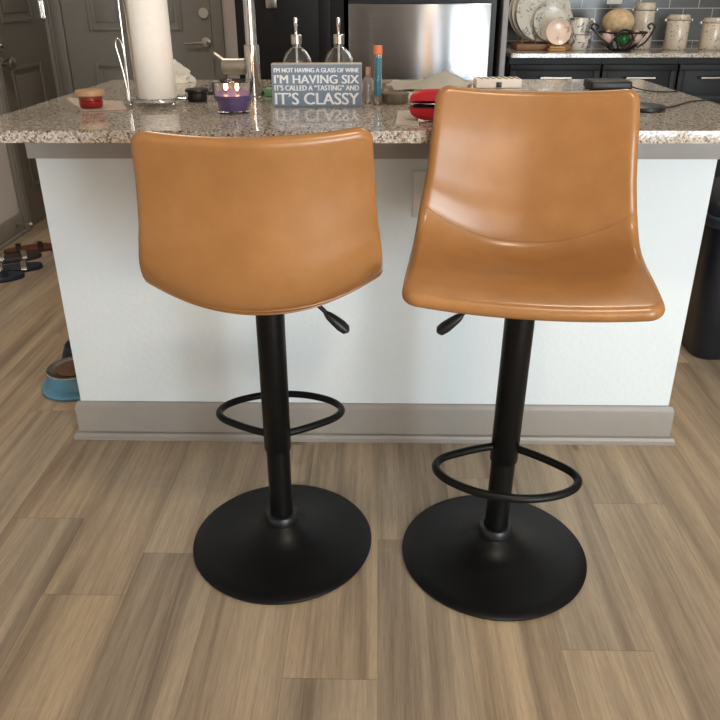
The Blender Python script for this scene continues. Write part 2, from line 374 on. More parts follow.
bm = B(); box(bm, IX0 - .011, IX1 + .011, IY0 - .018, IY0, .795, .884, bev=.003); box(bm, IX0 - .011, IX0, IY0, IY0 + .5, .795, .884, bev=.003); box(bm, IX1, IX1 + .011, IY0, IY0 + .5, .795, .884, bev=.003)
L(link('apron', bm, 'apron', t))
bm = B()
def bb(x0, x1, y0, y1): box(bm, x0, x1, y0, y1, 0, .122, bev=.003)
pf = [(0, .114), (-.006, .114), (-.010, .108), (-.013, .098), (-.013, .022), (-.022, .020), (-.026, .012), (-.026, 0), (0, 0)]
vs = []
for X, sx in ((IX0, -1), (IX1, 1)):
    vs.append([bm.verts.new((X - sx * y if True else X, IY0 + y, z)) for y, z in pf])
for i in range(len(pf) - 1): bm.faces.new((vs[0][i], vs[1][i], vs[1][i + 1], vs[0][i + 1]))
for X, sx, row in ((IX0, -1, vs[0]), (IX1, 1, vs[1])):
    r2 = [bm.verts.new((X - sx * y, IY0 + .57, z)) for y, z in pf]
    for i in range(len(pf) - 1): bm.faces.new((row[i], row[i + 1], r2[i + 1], r2[i]))
L(link('baseboard', bm, 'trim', t, ang=25))
# outlet on the island wall
t = thing('wall_outlet', 'small white outlet plate on the island wall, between the two stools', 'outlet', (.124, IY0 - .0005, .706))
link('cover_plate', bx(-.036, .036, -.006, 0, -.058, .058, bev=.002), 'white', t)
for z in (-.022, .022): link('socket', bx(-.014, .014, -.0085, -.006, z - .013, z + .013, bev=.001), 'paper', t)
# granite top with sink cut-out
CX0, CX1, CY0, CY1, Z0, Z1 = -.838, .820, 1.473, 2.440, .886, .910
SX0, SX1, SY0, SY1 = -.52, .10, 2.04, 2.33
def slab(name, mat, xs, ys, hole, z0, z1, parent=None, bev=.004):
    bm = B(); g = {}
    for k, z in enumerate((z0, z1)):
        for i, x in enumerate(xs):
            for j, y in enumerate(ys): g[i, j, k] = bm.verts.new((x, y, z))
    nx, ny = len(xs) - 1, len(ys) - 1
    solid = lambda i, j: 0 <= i < nx and 0 <= j < ny and (i, j) != hole
    for i in range(nx):
        for j in range(ny):
            if not solid(i, j): continue
            bm.faces.new((g[i, j, 1], g[i + 1, j, 1], g[i + 1, j + 1, 1], g[i, j + 1, 1])); bm.faces.new((g[i, j, 0], g[i, j + 1, 0], g[i + 1, j + 1, 0], g[i + 1, j, 0]))
            for (di, dj, a, b) in ((-1, 0, (i, j), (i, j + 1)), (1, 0, (i + 1, j), (i + 1, j + 1)), (0, -1, (i, j), (i + 1, j)), (0, 1, (i, j + 1), (i + 1, j + 1))):
                if not solid(i + di, j + dj): bm.faces.new((g[a + (0,)], g[b + (0,)], g[b + (1,)], g[a + (1,)]))
    es = [e for e in bm.edges if len(e.link_faces) == 2 and e.calc_face_angle(0) > 1]
    bmesh.ops.bevel(bm, geom=es, offset=bev, segments=3, affect='EDGES', profile=.5)
    return link(name, bm, mat, parent)
tag(slab('countertop', 'granite', [CX0, SX0, SX1, CX1], [CY0, SY0, SY1, CY1], (1, 1), Z0, Z1), 'speckled brown and grey granite island countertop holding the sign and faucet', 'countertop')
bm = B(); zb = .70
for a in ((SX0 + .002, SX0 + .008, SY0 + .002, SY1 - .002, zb, .8845), (SX1 - .008, SX1 - .002, SY0 + .002, SY1 - .002, zb, .8845), (SX0 + .008, SX1 - .008, SY0 + .002, SY0 + .008, zb, .8845), (SX0 + .008, SX1 - .008, SY1 - .008, SY1 - .002, zb, .8845), (SX0 + .008, SX1 - .008, SY0 + .008, SY1 - .008, zb, zb + .006)): box(bm, *a)
tag(link('sink', bm, 'steel', smooth=False), 'stainless steel undermount sink set in the island counter behind the faucet', 'sink')

# ------------------------------------------------------------------ bar stools
CP = [(.205, .658), (.15, .659), (.07, .653), (-.01, .641), (-.075, .633), (-.120, .637), (-.150, .660), (-.164, .708), (-.168, .767), (-.174, .860), (-.194, .951)]
HW = [.211, .214, .216, .217, .216, .214, .211, .206, .201, .195, .190]
RA = [.012, .014, .022, .036, .054, .071, .078, .067, .044, .024, .012]      # side raise
FW = [-.004, -.002, 0, .004, .010, .020, .028, .033, .034, .030, .026]     # side wrap forward
def cr(vals, t):
    n = len(vals) - 1; t = min(max(t, 0), 1) * n; i = min(int(t), n - 1); f = t - i
    p = [vals[min(max(i + k, 0), n)] for k in (-1, 0, 1, 2)]
    return .5 * (2 * p[1] + (p[2] - p[0]) * f + (2 * p[0] - 5 * p[1] + 4 * p[2] - p[3]) * f * f + (3 * p[1] - p[0] - 3 * p[2] + p[3]) * f ** 3)
_S = [0]; _N = 400
for i in range(_N):
    a = (cr([c[0] for c in CP], i / _N), cr([c[1] for c in CP], i / _N)); b = (cr([c[0] for c in CP], (i + 1) / _N), cr([c[1] for c in CP], (i + 1) / _N))
    _S.append(_S[-1] + math.hypot(b[0] - a[0], b[1] - a[1]))
LEN = _S[-1]
def param(s):
    s = min(max(s, 0), LEN)
    lo, hi = 0, _N
    while hi - lo > 1:
        m = (lo + hi) // 2
        if _S[m] <= s: lo = m
        else: hi = m
    return (lo + (s - _S[lo]) / (_S[hi] - _S[lo])) / _N
def mid(u, s):          # u in -1..1, s = length along the sheet from the front edge
    t = param(s); w = cr(HW, t); q = abs(u) ** 2.2; q1 = abs(u) ** 1.75
    return Vector((u * w, cr([c[0] for c in CP], t) + cr(FW, t) * q1, cr([c[1] for c in CP], t) + cr(RA, t) * q)), w
def nrm(u, s):
    e = .002; u = min(max(u, -.985), .985); s = min(max(s, .003), LEN - .003)
    a = mid(u + .01, s)[0] - mid(u - .01, s)[0]; b = mid(u, s + e)[0] - mid(u, s - e)[0]
    return b.cross(a).normalized() * -1          # towards the sitter
TH, RC = .0125, .027
S_SEAM = LEN * .50
for i in range(400):
    if cr([c[0] for c in CP], param(LEN * i / 400)) < -.146: S_SEAM = LEN * i / 400; break
def seam_s(u): return S_SEAM - .006 - .040 * abs(u) ** 2
def surf(u, s, side):
    p, w = mid(u, s); ex = (1 - abs(u)) * w; ey = min(s, LEN - s)
    if ex < RC and ey < RC: e = RC - math.hypot(RC - ex, RC - ey)
    else: e = min(ex, ey)
    e = max(e, 0); k = min(e / TH, 1); th = TH * math.sqrt(max(0, 1 - (1 - k) ** 2))
    g = -.0020 * math.exp(-((s - seam_s(u)) / .0035) ** 2) if side > 0 else 0
    pad = .0035 * (1 - math.exp(-e / .06))
    return p + nrm(u, s) * side * (th + pad + (g if th > .01 else 0))
def shell_bm():
    bm = B(); NU, NV = 56, 88
    def dens(n):
        r = [.0, .0008, .0022, .0045, .0075, .011, .0155, .021, .028, .036]
        return r
    e = dens(0); vs_ = e + [e[-1] + .004 + (LEN - 2 * (e[-1] + .004)) * i / (NV - 1) for i in range(NV)] + [LEN - x for x in reversed(e)]
    grids = {}
    for side in (1, -1):
        for j, s in enumerate(vs_):
            ey = min(s, LEN - s)
            cut = 0 if ey >= RC else RC - math.sqrt(max(0, RC * RC - (RC - ey) ** 2))
            w = mid(0, s)[1]; um = 1 - cut / w
            full = [x for x in e] ; row = [x for x in full] + [full[-1] + .004 + (um * w * 2 - 2 * (full[-1] + .004)) * i / (NU - 1) for i in range(NU)]
            row += [2 * um * w - x for x in reversed(full)]
            for i, d in enumerate(row):
                u = -um + d / w
                edge = i in (0, len(row) - 1) or j in (0, len(vs_) - 1)
                if edge and side == -1: grids[-1, i, j] = grids[1, i, j]
                else:
                    grids[side, i, j] = bm.verts.new(mid(u, s)[0] if edge else surf(u, s, side))
        n = len(row)
    for side in (1, -1):
        for j in range(len(vs_) - 1):
            for i in range(n - 1):
                q = [grids[side, i, j], grids[side, i + 1, j], grids[side, i + 1, j + 1], grids[side, i, j + 1]]
                if side == -1: q.reverse()
                if len(set(q)) == 4:
                    try: bm.faces.new(q)
                    except ValueError: pass
    return bm
def seam_bm(s0, side, r=.0011, m=.985):
    bm = B(); us = [-m + 2 * m * i / 60 for i in range(61)]; f = (lambda u: s0 + seam_s(u) - S_SEAM) if side > 0 else (lambda u: s0)
    pts = [surf(u, f(u), side) + nrm(u, f(u)) * side * .0002 for u in us]
    return tube(bm, pts, r, 6)
def make_stool(label, loc, rz):
    t = thing('bar_stool', label, 'bar stool', loc, rz, 'tan bar stools at the island')
    link('base', lathe(B(), [(0, .0005), (.201, .0005), (.2045, .0025), (.2055, .0055), (.202, .0085), (.178, .0105), (.142, .0145), (.11, .0215), (.08, .031), (.06, .0415), (.048, .051), (.041, .059), (.036, .064), (0, .064)], seg=96), 'black', t, ang=50)
    c = link('collar', lathe(B(), [(.026, .0645), (.0375, .0645), (.0385, .068), (.0365, .079), (.034, .083), (.0265, .083)], seg=48), 'collar', t)
    link('lower_tube', lathe(B(), [(0, .066), (.0255, .066), (.0255, .262), (0, .262)], seg=48), 'black', t)
    up = link('upper_tube', lathe(B(), [(.0260, .262), (.0260, .2545), (.0284, .2545), (.0290, .2555), (.0290, .600), (.020, .602), (0, .602)], seg=48), 'black', t)
    # footrest: arms leave the tube and sweep into a wide rounded bow ahead of it
    z = .288; P = [(.024, .006, z), (.058, .022, z), (.096, .045, z), (.126, .068, z), (.139, .094, z), (.132, .122, z), (.106, .148, z), (.065, .168, z), (.024, .177, z)]
    P = P + [(-x, y, zz) for x, y, zz in reversed(P)]
    link('footrest', tube(B(), smooth_path(P, 8), .0082, 14), 'black', t)
    bm = B(); box(bm, -.075, .075, -.07, .085, .6175, .6215, bev=.0015); box(bm, -.07, .07, -.022, .022, .6025, .6175, bev=.003)
    link('seat_plate', bm, 'black', t)
    lv = link('height_lever', tube(B(), [(.068, .0, .610), (.088, .0, .598), (.106, .0, .580), (.116, .0, .568)], .0045, 10), 'black', t)
    gp = [(.111, 0, .573), (.118, 0, .566), (.129, 0, .556), (.142, 0, .544), (.152, 0, .535), (.157, 0, .531)]
    bm = tube(B(), gp, .01, 14, radii=[.005, .0085, .0105, .012, .0105, .004])
    for v in bm.verts: v.co.y *= 1.25
    link('lever_grip', bm, 'blackplastic', lv)
    sh = link('seat_shell', shell_bm(), 'leather', t, ang=70)
    link('crease_seam', seam_bm(S_SEAM - .0055, 1), 'leather', sh); link('crease_seam', seam_bm(S_SEAM + .0055, 1), 'leather', sh)
    link('back_seam', seam_bm(S_SEAM + .012, -1, .0009), 'leather', sh)
    return t
s1 = make_stool('tan leather bar stool seen from behind, its back to the viewer, left of the pair', (-.213, 1.351, 0), math.radians(2.5))
def copy_tree(o, parent=None):
    c = o.copy(); C.objects.link(c)
    if parent: c.parent = parent
    for ch in o.children: copy_tree(ch, c)
    return c
s2 = copy_tree(s1); s2.location = (.268, 1.316, 0); s2.rotation_euler = (0, 0, math.radians(172))
s2['label'] = 'tan leather bar stool turned to face the viewer, glossy seat showing, right of the pair'
for ch in s1.children:
    if ch.name.startswith('seat_shell'): ch.rotation_euler.z = math.radians(2.8)
for ch in s2.children:   # this one is raised a little higher on its gas lift
    k = ch.name.split('.')[0]
    if k in ('seat_shell', 'seat_plate', 'height_lever'): ch.location.z += .034
    if k == 'height_lever': ch.location.z -= .028
    if k == 'seat_shell': ch.scale.x = .972; ch.location.y += .042; ch.location.x -= .006
    if k not in ('base', 'collar'): ch.rotation_euler.y = -.004 if k == 'seat_shell' else -.018

# ------------------------------------------------------------------ items on the island
ZT = .9105
def text_obj(s, x0, w, z, cap, y, parent, name='lettering'):
    cu = bpy.data.curves.new('txt', 'FONT'); cu.body = s; cu.size = 1; cu.extrude = .02; cu.offset = 0; cu.resolution_u = 4
    o = bpy.data.objects.new('txt', cu); C.objects.link(o)
    bpy.context.view_layer.update(); dg = bpy.context.evaluated_depsgraph_get()
    me = bpy.data.meshes.new_from_object(o.evaluated_get(dg)); bpy.data.objects.remove(o)
    xs = [v.co.x for v in me.vertices]; ys = [v.co.y for v in me.vertices]; a, b = min(xs), max(xs); yb = 0; yt = max(ys)
    for v in me.vertices:
        X = x0 + (v.co.x - a) / (b - a) * w; Z = z + (v.co.y - yb) / (yt - yb) * cap; Y = y - (.0006 if v.co.z > 0 else 0)
        v.co = (X, Y, Z)
    b2 = B(); b2.from_mesh(me); src = b2.verts[:] ; fs = b2.faces[:]
    for dx in (-.0005 - cap * .022, .0005 + cap * .022):
        d = bmesh.ops.duplicate(b2, geom=fs + src); bmesh.ops.translate(b2, vec=(dx, 0 if dx < 0 else -.00005, 0), verts=[v for v in d['geom'] if isinstance(v, bmesh.types.BMVert)])
    b2.to_mesh(me); b2.free()
    me.materials.append(M['lettering']); ob = bpy.data.objects.new(name, me); C.objects.link(ob); ob.parent = parent; return ob
t = thing('word_sign', 'slate blue wooden block sign with white hand lettering standing on the granite', 'sign', (-.155, 2.04, ZT))
link('block', bx(-.114, .114, 0, .038, 0, .104, bev=.0012), 'lightwood', t)
link('painted_face', bx(-.1135, .1135, -.0009, -.0001, .0008, .1025), 'signblue', t, smooth=False)
for s, z, cap in (("I’M NOT HAVING A GLASS OF WINE", .0835, .0105), ("I’M HAVING SIX", .0570, .0205), ("IT’S CALLED A “TASTING” AND", .0400, .0125), ("IT’S CLASSY", .0060, .0285)):
    text_obj(s, -.107, .214, z, cap, -.001, t)
# faucet
t = thing('faucet', 'tall chrome faucet with side lever rising behind the purple candle', 'faucet', (-.345, 2.24, ZT))
link('body', lathe(B(), [(0, 0), (.027, 0), (.027, .004), (.0205, .007), (.0205, .137), (.0185, .139), (0, .139)]), 'chrome', t)
pts = [(0, 0, .139), (0, 0, .25), (0, 0, .38)] + [(0, .1 - .1 * math.cos(a), .38 + .1 * math.sin(a)) for a in [PI * k / 12 for k in range(1, 13)]] + [(0, .2, .30)]
link('spout', tube(B(), smooth_path(pts, 4), .0155, 20), 'chrome', t)
h = link('valve', cyl(B(), (-.083, 0, .083), .0215, .066, 28, .004, 'X'), 'nickel', t)
link('handle_lever', tube(B(), [(-.07, 0, .09), (-.085, -.002, .103), (-.104, -.004, .118)], .0055, 10), 'nickel', h)
# soap bottles
def soap(label, x):
    t = thing('soap_dispenser', label, 'soap dispenser', (x, 2.245, ZT), group='glass soap dispensers behind the sign')
    link('bottle', lathe(B(), [(0, 0), (.036, 0), (.040, .004), (.040, .085), (.038, .102), (.030, .118), (.019, .128), (.0125, .134), (.0125, .142), (.0105, .142), (.0105, .133), (.018, .124), (.028, .114), (.0355, .1), (.0375, .085), (.0375, .006), (0, .005)]), 'glass', t)
    link('collar', cyl(B(), (0, 0, .138), .0145, .026, 28, .002), 'nickel', t)
    p = link('pump', lathe(B(), [(0, .164), (.004, .164), (.0042, .18), (.0052, .184), (.0052, .205), (.004, .206), (0, .206)]), 'chrome', t)
    link('spout', tube(B(), [(0, 0, .200), (0, .02, .202), (0, .045, .196)], .004, 10), 'chrome', p)
    link('dip_tube', tube(B(), [(0, 0, .012), (0, 0, .164)], .003, 8), 'white', t)
    return t
soap('clear glass soap dispenser with steel pump behind left half of the sign', -.222)
soap('clear glass soap dispenser with steel pump behind right half of the sign', -.107)
# purple candle
t = thing('jar_candle', 'purple two-wick candle burning in a tapered glass jar before the faucet', 'candle', (-.353, 1.935, ZT))
link('jar', lathe(B(), [(0, 0), (.036, 0), (.039, .002), (.0515, .072), (.0505, .0735), (.0495, .072), (.0375, .006), (0, .005)]), 'glass', t)
w = link('wax', lathe(B(), [(0, .0055), (.036, .0065), (.0375, .009), (.0440, .040), (.0433, .0415), (0, .0405)]), 'wax', t)
for x in (-.016, .012):
    link('wick', tube(B(), [(x, 0, .039), (x, 0, .046)], .0012, 6), 'iron', w)
    link('flame', lathe(B(), [(0, 0), (.004, .004), (.005, .008), (.0035, .015), (.001, .021), (0, .022)], (x, 0, .045), 14), 'flame', w)
l = bpy.data.lights.new('candle_glow', 'POINT'); l.energy = .1; l.color = (1, .6, .3); l.shadow_soft_size = .01
o = bpy.data.objects.new('candle_glow', l); C.objects.link(o); o.location = (-.328, 1.727, ZT + .08)
# red candle on napkin
def sheet(pts, nx, ny, amp, seed, z=0, thick=.0006, peak=None):
    rnd = random.Random(seed); bm = B(); g = {}
    p = [Vector(q) for q in pts]
    for i in range(nx + 1):
        for j in range(ny + 1):
            a, b = i / nx, j / ny
            v = (p[0] * (1 - a) + p[1] * a) * (1 - b) + (p[3] * (1 - a) + p[2] * a) * b
            h = abs(math.sin(a * 7 + seed) * math.cos(b * 6 + seed * 2)) * amp * .6 + rnd.random() * amp * .4
            if peak: h += peak[2] * max(0, 1 - math.hypot((v.x - peak[0]), (v.y - peak[1])) / peak[3])
            g[i, j] = bm.verts.new((v.x, v.y, z + h))
    for i in range(nx):
        for j in range(ny): bm.faces.new((g[i, j], g[i + 1, j], g[i + 1, j + 1], g[i, j + 1]))
    bmesh.ops.solidify(bm, geom=bm.faces[:], thickness=thick); return bm
nk = link('napkin', sheet([(-.127, .199, 0), (.022, -.080, 0), (.121, -.042, 0), (.055, .12, 0)], 12, 12, .003, 3, .0008), 'napkin'); nk.location = (-.749, 2.02, ZT)
tag(nk, 'folded off-white paper napkin under the small red candle at counter left end', 'napkin')
t = thing('lidded_candle', 'small red candle jar with tan lid sitting on the napkin', 'candle', (-.727, 2.005, ZT + .0046))
link('jar', lathe(B(), [(0, 0), (.026, 0), (.028, .002), (.029, .013), (.027, .015), (.029, .017), (.029, .025), (0, .026)]), 'redwax', t)
link('lid', lathe(B(), [(0, .0265), (.033, .0265), (.036, .030), (.036, .038), (.033, .041), (.015, .042), (0, .042)]), 'tanlid', t)
# paper towel + holder
t = thing('paper_towel_holder', 'chrome wire paper towel holder with ball feet on the island', 'holder', (-.58, 2.095, ZT))
bm = B(); tube(bm, [(.078 * math.cos(a), .078 * math.sin(a), .013) for a in [2 * PI * k / 48 for k in range(48)]], .0035, 8, closed=True)
tube(bm, [(.05 * math.cos(a), .05 * math.sin(a), .013) for a in [2 * PI * k / 48 for k in range(48)]], .003, 8, closed=True)
for a in (0, PI / 2): tube(bm, [(.078 * math.cos(a), .078 * math.sin(a), .013), (-.078 * math.cos(a), -.078 * math.sin(a), .013)], .0028, 8)
link('base_ring', bm, 'chrome', t)
for k in range(4):
    a = PI / 4 + k * PI / 2; link('ball_foot', ball(B(), (.078 * math.cos(a), .078 * math.sin(a), .0062), .006, seg=14), 'chrome', t)
link('rod', tube(B(), [(0, 0, .012), (0, 0, .33)], .004, 10), 'chrome', t)
link('tension_arm', tube(B(), smooth_path([(-.064, -.03, .013), (-.062, -.03, .10), (-.061, -.03, .25), (-.059, -.02, .285), (-.058, .0, .25), (-.058, .01, .10), (-.058, .012, .013)], 8), .0022, 8), 'nickel', t)
link('wire_loop', tube(B(), smooth_path([(-.058, -.052, .013), (-.064, -.052, .08), (-.072, -.052, .13), (-.075, -.052, .15), (-.070, -.052, .163), (-.062, -.052, .158), (-.057, -.052, .14), (-.058, -.05, .10), (-.066, -.045, .05), (-.064, -.044, .013)], 8), .0022, 8), 'nickel', t)
t = thing('paper_towel_roll', 'tall white paper towel roll standing on the chrome holder', 'paper towels', (-.58, 2.095, ZT + .017))
link('roll', lathe(B(), [(.018, 0), (.049, 0), (.0505, .002), (.0505, .277), (.049, .279), (.018, .279)], closed=True, seg=64), 'paper', t)
link('core', lathe(B(), [(.0165, .0), (.0178, .0), (.0178, .279), (.0165, .279)], closed=True), 'core', t)
bm = B(); g = []
for k in range(12):
    a = math.radians(215 - k * 6); r = .0512 + .0003 * k
    g.append([bm.verts.new((r * math.cos(a), r * math.sin(a), z)) for z in (.001, .278)])
for a, b in zip(g, g[1:]): bm.faces.new((a[0], b[0], b[1], a[1]))
bmesh.ops.solidify(bm, geom=bm.faces[:], thickness=.0005); link('loose_sheet', bm, 'paper', t)
# dark jar, white bag, sponge
t = thing('tea_light_jar', 'short black jar with wide lid between paper towels and purple candle', 'jar', (-.489, 2.165, ZT))
link('jar', lathe(B(), [(0, 0), (.024, 0), (.026, .003), (.026, .02), (.024, .024), (0, .024)]), 'blackplastic', t)
link('lid', lathe(B(), [(0, .0245), (.031, .0245), (.032, .027), (.030, .032), (.02, .033), (0, .033)]), 'iron', t)
def crumple(name, label, cat, c, rx, ry, h, seed, mat):
    rnd = random.Random(seed); bm = B(); k = bmesh.ops.create_icosphere(bm, subdivisions=4, radius=1)
    from mathutils import noise
    for v in bm.verts:
        n = v.co.normalized(); d = 1 + .45 * noise.noise(n * 2.3 + Vector((seed, 0, 0))) + .25 * abs(noise.noise(n * 6 + Vector((0, seed, 0))))
        v.co = Vector((n.x * rx * d, n.y * ry * d, max(-.02, n.z * d) * h))
    zmin = min(v.co.z for v in bm.verts)
    for v in bm.verts: v.co.z -= zmin
    o = link(name, bm, mat, ang=25); o.location = c; return tag(o, label, cat)
crumple('crumpled_bag', 'crumpled white plastic bag on the counter behind the paper towels', 'bag', (-.70, 2.715, ZT), .075, .05, .055, 4, 'film')
sp = link('sponge', bx(-.03, .03, -.018, .018, 0, .022, bev=.004), 'sponge'); sp.location = (-.29, 2.29, ZT); sp.location.y = 2.285
tag(sp, 'small green sponge on granite between the faucet and the sign', 'sponge')
# vial, match tube, lids
t = thing('corked_vial', 'small clear glass vial with cork stopper right of the sign', 'vial', (-.0255, 2.12, ZT))
link('vial', lathe(B(), [(0, 0), (.0135, 0), (.0145, .002), (.0145, .055), (.011, .063), (.008, .066), (.008, .072), (.0068, .072), (.0068, .065), (.010, .061), (.0128, .054), (.0128, .004), (0, .003)], seg=28), 'pinkglass', t)
link('cork', cyl(B(), (0, 0, .068), .0066, .022, 20, .001), 'cork', t)
t = thing('match_tube', 'clear tube of teal matches with an orange cap', 'match tube', (0, 2.08, ZT))
link('tube', lathe(B(), [(0, 0), (.0095, 0), (.0105, .001), (.0105, .122), (.0095, .122), (.0095, .003), (0, .003)], seg=28), 'glass', t)
link('matches', lathe(B(), [(0, .022), (.0085, .022), (.0087, .024), (.0087, .116), (0, .117)], seg=20), 'teal', t)
link('cap', cyl(B(), (0, 0, .1225), .0115, .022, 24, .002), 'orange', t)
t = thing('tin_lid', 'round bronze jar lid lying flat right of the match tube', 'lid', (.046, 2.125, ZT))
link('rim', lathe(B(), [(0, 0), (.034, 0), (.0355, .002), (.0355, .020), (.037, .021), (.037, .026), (.033, .0275), (.030, .024), (0, .024)]), 'bronze', t)
t = thing('trinket_dish', 'small domed dark bronze dish just behind the round lid', 'dish', (.018, 2.235, ZT))
link('dish', lathe(B(), [(0, 0), (.024, 0), (.028, .004), (.028, .018), (.022, .032), (.010, .040), (0, .042)]), 'bronze', t)
# red glasses case
t = thing('glasses_case', 'open red clamshell glasses case beside the right stool backrest', 'glasses case', (.150, 1.785, ZT + .030), math.radians(-8))
def half(bm, up, grow=1, hollow=.9):
    N, K = 36, 9; rows = []
    def pt(a, b, s):
        ca, sa = math.cos(a), math.sin(a)
        x = .078 * abs(ca) ** .55 * (1 if ca >= 0 else -1); y = .036 * abs(sa) ** .6 * (1 if sa >= 0 else -1); cb, sb = math.cos(b) ** .6, math.sin(b) ** .7
        return Vector((x * cb * s, y * cb * s, up * .029 * sb * s))
    for s in (1, hollow):
        for k in range(K + 1):
            b = (PI / 2 - .02) * k / K; b = b if s == 1 else (PI / 2 - .02) * (K - k) / K
            b = (PI / 2 - .02) * (K - k) / K if s == 1 else (PI / 2 - .02) * k / K
            rows.append([bm.verts.new(pt(2 * PI * i / N, b, s)) for i in range(N)])
    for r1, r2 in zip(rows, rows[1:]):
        for i in range(N): j = (i + 1) % N; bm.faces.new((r1[i], r1[j], r2[j], r2[i]))
    bm.faces.new(rows[0]); bm.faces.new(rows[-1][::-1]); return bm
link('lower_shell', half(B(), -1), 'red', t)
bm = half(B(), 1); R = Matrix.Rotation(math.radians(-12), 4, 'X')
for v in bm.verts: v.co = R @ (v.co - Vector((0, .034, 0))) + Vector((0, .034, .002))
link('upper_shell', bm, 'red', t)
bm = half(B(), -1, hollow=.5)
for v in bm.verts: v.co *= .89; v.co.z += .003
link('lining', bm, 'lining', t)
t = thing('eyeglasses', 'grey-lensed glasses lying inside the open red case', 'glasses', (.150, 1.777, ZT + .0355), math.radians(-8))
for x in (-.03, .03): link('lens', ball(B(), (x, -.012, .003), .02, (1, .55, .13)), 'lens', t)
link('frame', tube(B(), smooth_path([(-.055, -.012, .004), (-.03, -.022, .004), (0, -.014, .005), (.03, -.022, .004), (.055, -.012, .004)], 6), .0018, 8), 'silver', t)
# papers and wrapping
pp = link('paper_slip', sheet([(-.012, .11, 0), (-.022, -.10, 0), (.028, -.13, 0), (.034, .11, 0)], 8, 8, .0015, 5, .0006), 'paper'); pp.location = (.07, 1.83, ZT); pp.location.x = .062
tag(pp, 'white paper slip on the granite left of the red case', 'paper')
pp = link('wrapping_paper', sheet([(-.14, -.13, 0), (.10, -.17, 0), (.17, .10, 0), (-.10, .12, 0)], 20, 20, .006, 8, .0008, peak=(.06, -.02, .046, .09)), 'film'); pp.location = (.15, 2.58, ZT)
tag(pp, 'crinkled sheet of pale wrapping lying at the counter rear before the fridge', 'wrapping')
pp = link('paper_sheet', sheet([(-.16, -.07, 0), (.10, -.09, 0), (.12, .09, 0), (-.13, .10, 0)], 10, 10, .0012, 9, .0005), 'paper'); pp.location = (.18, 2.28, ZT)
tag(pp, 'flat white sheet of paper on granite behind the bronze lid', 'paper')
# patterned tray box
t = thing('patterned_box', 'shallow white box with black zigzag top just above right stool backrest', 'box', (.371, 2.50, ZT))
link('box', bx(-.069, .069, 0, .085, 0, .025, bev=.002), 'napkin', t)
bm = B()
for k in range(7):
    x = -.062 + k * .0185
    for s in (1, -1):
        vs = [(x, .010), (x + .005, .010), (x + .0145, .075), (x + .0095, .075)] if s == 1 and k % 2 == 0 else [(x + .0095, .010), (x + .0145, .010), (x + .005, .075), (x, .075)]
    q = [bm.verts.new((a, b, .0252)) for a, b in vs]; q2 = [bm.verts.new((a, b, .0262)) for a, b in vs]
    bm.faces.new(q2); bm.faces.new(q[::-1])
    for i in range(4): j = (i + 1) % 4; bm.faces.new((q[i], q[j], q2[j], q2[i]))
link('zigzag_trim', bm, 'iron', t, smooth=False)
link('latch', bx(-.008, .008, -.003, -.0002, .002, .017, bev=.0005), 'iron', t)
# black power box, puck, cables
t = thing('power_bank', 'slim black rounded power block behind the right stool backrest', 'power block', (.695, 2.42, ZT))
link('body', bx(-.062, .060, 0, .10, 0, .026, bev=.008, seg=4), 'blackplastic', t)
link('cable', tube(B(), smooth_path([(.058, .03, .012), (.08, .015, .004), (.105, -.035, .0025), (.135, -.055, .0025), (.165, -.045, .0025), (.188, -.025, .0025)], 8), .002, 6), 'blackplastic', t)
t = thing('charging_puck', 'flat black round charging pad on granite right of the stool backrest', 'charging pad', (.656, 1.975, ZT))
link('pad', lathe(B(), [(0, 0), (.048, 0), (.052, .003), (.052, .009), (.048, .012), (0, .012)], seg=48), 'blackplastic', t)
link('cable', tube(B(), smooth_path([(.050, .012, .005), (.075, .030, .0025), (.12, .08, .0025), (.17, .14, .0025), (.222, .165, .0025)], 8), .0021, 6), 'blackplastic', t)

# ------------------------------------------------------------------ kitchen back run
def cabinet(name, label, x0, x1, y0, z1, fronts, mat, group=None, depth=None, toe=.1):
    yb = YK - .003; t = thing(name, label, 'cabinet', ((x0 + x1) / 2, y0, 0), group=group); w = (x1 - x0) / 2
    link('carcass', bx(-w, w, .02, yb - y0, toe, z1), mat, t, smooth=False)
    if toe: link('toe_kick', bx(-w, w, .08, yb - y0, 0, toe), mat, t, smooth=False)
    for kind, a, b, z0_, z1_, h in fronts:
        bm = B(); box(bm, a, b, 0, .019, z0_, z1_, bev=.002)
        f = .05 if kind == 'door' else .028
        box(bm, a, b, -.006, 0, z1_ - f, z1_, bev=.0015); box(bm, a, b, -.006, 0, z0_, z0_ + f, bev=.0015)
        box(bm, a, a + f, -.006, 0, z0_ + f, z1_ - f, bev=.0015); box(bm, b - f, b, -.006, 0, z0_ + f, z1_ - f, bev=.0015)
        d = link(kind, bm, mat, t)
        if h:
            hx0, hx1, hz0, hz1 = h; bm = B()
            if hz0 == hz1:
                tube(bm, [(hx0, -.032, hz0), (hx1, -.032, hz0)], .0055, 12)
                for x in (hx0 + .02, hx1 - .02): tube(bm, [(x, -.0005, hz0), (x, -.032, hz0)], .004, 8)
            else:
                box(bm, hx0, hx1, -.03, -.018, hz0, hz1, bev=.004)
                for z in (hz0 + .02, hz1 - .02): box(bm, (hx0 + hx1) / 2 - .006, (hx0 + hx1) / 2 + .006, -.019, -.006, z - .006, z + .006)
            link('handle', bm, 'nickel', d)
    return t
YC = 3.58
def base_unit(label, x0, x1, hw):
    w = (x1 - x0) / 2
    cabinet('base_cabinet', label, x0, x1, YC, .892, [('drawer', -w + .004, w - .004, .70, .862, (-hw, hw, .806, .806)), ('door', -w + .004, w - .004, .11, .692, (w - .04, w - .04 + .011, .50, .66))], 'darkblue', 'charcoal base cabinets on the back wall')
base_unit('charcoal base cabinet below the plate rack, next to the fridge', .602, 1.018, .07)
base_unit('charcoal base cabinet with steel bar pull below the wire fruit bowl', 1.020, 1.366, .065)
base_unit('charcoal base cabinet with steel bar pull at the right frame edge', 1.368, 1.72, .08)
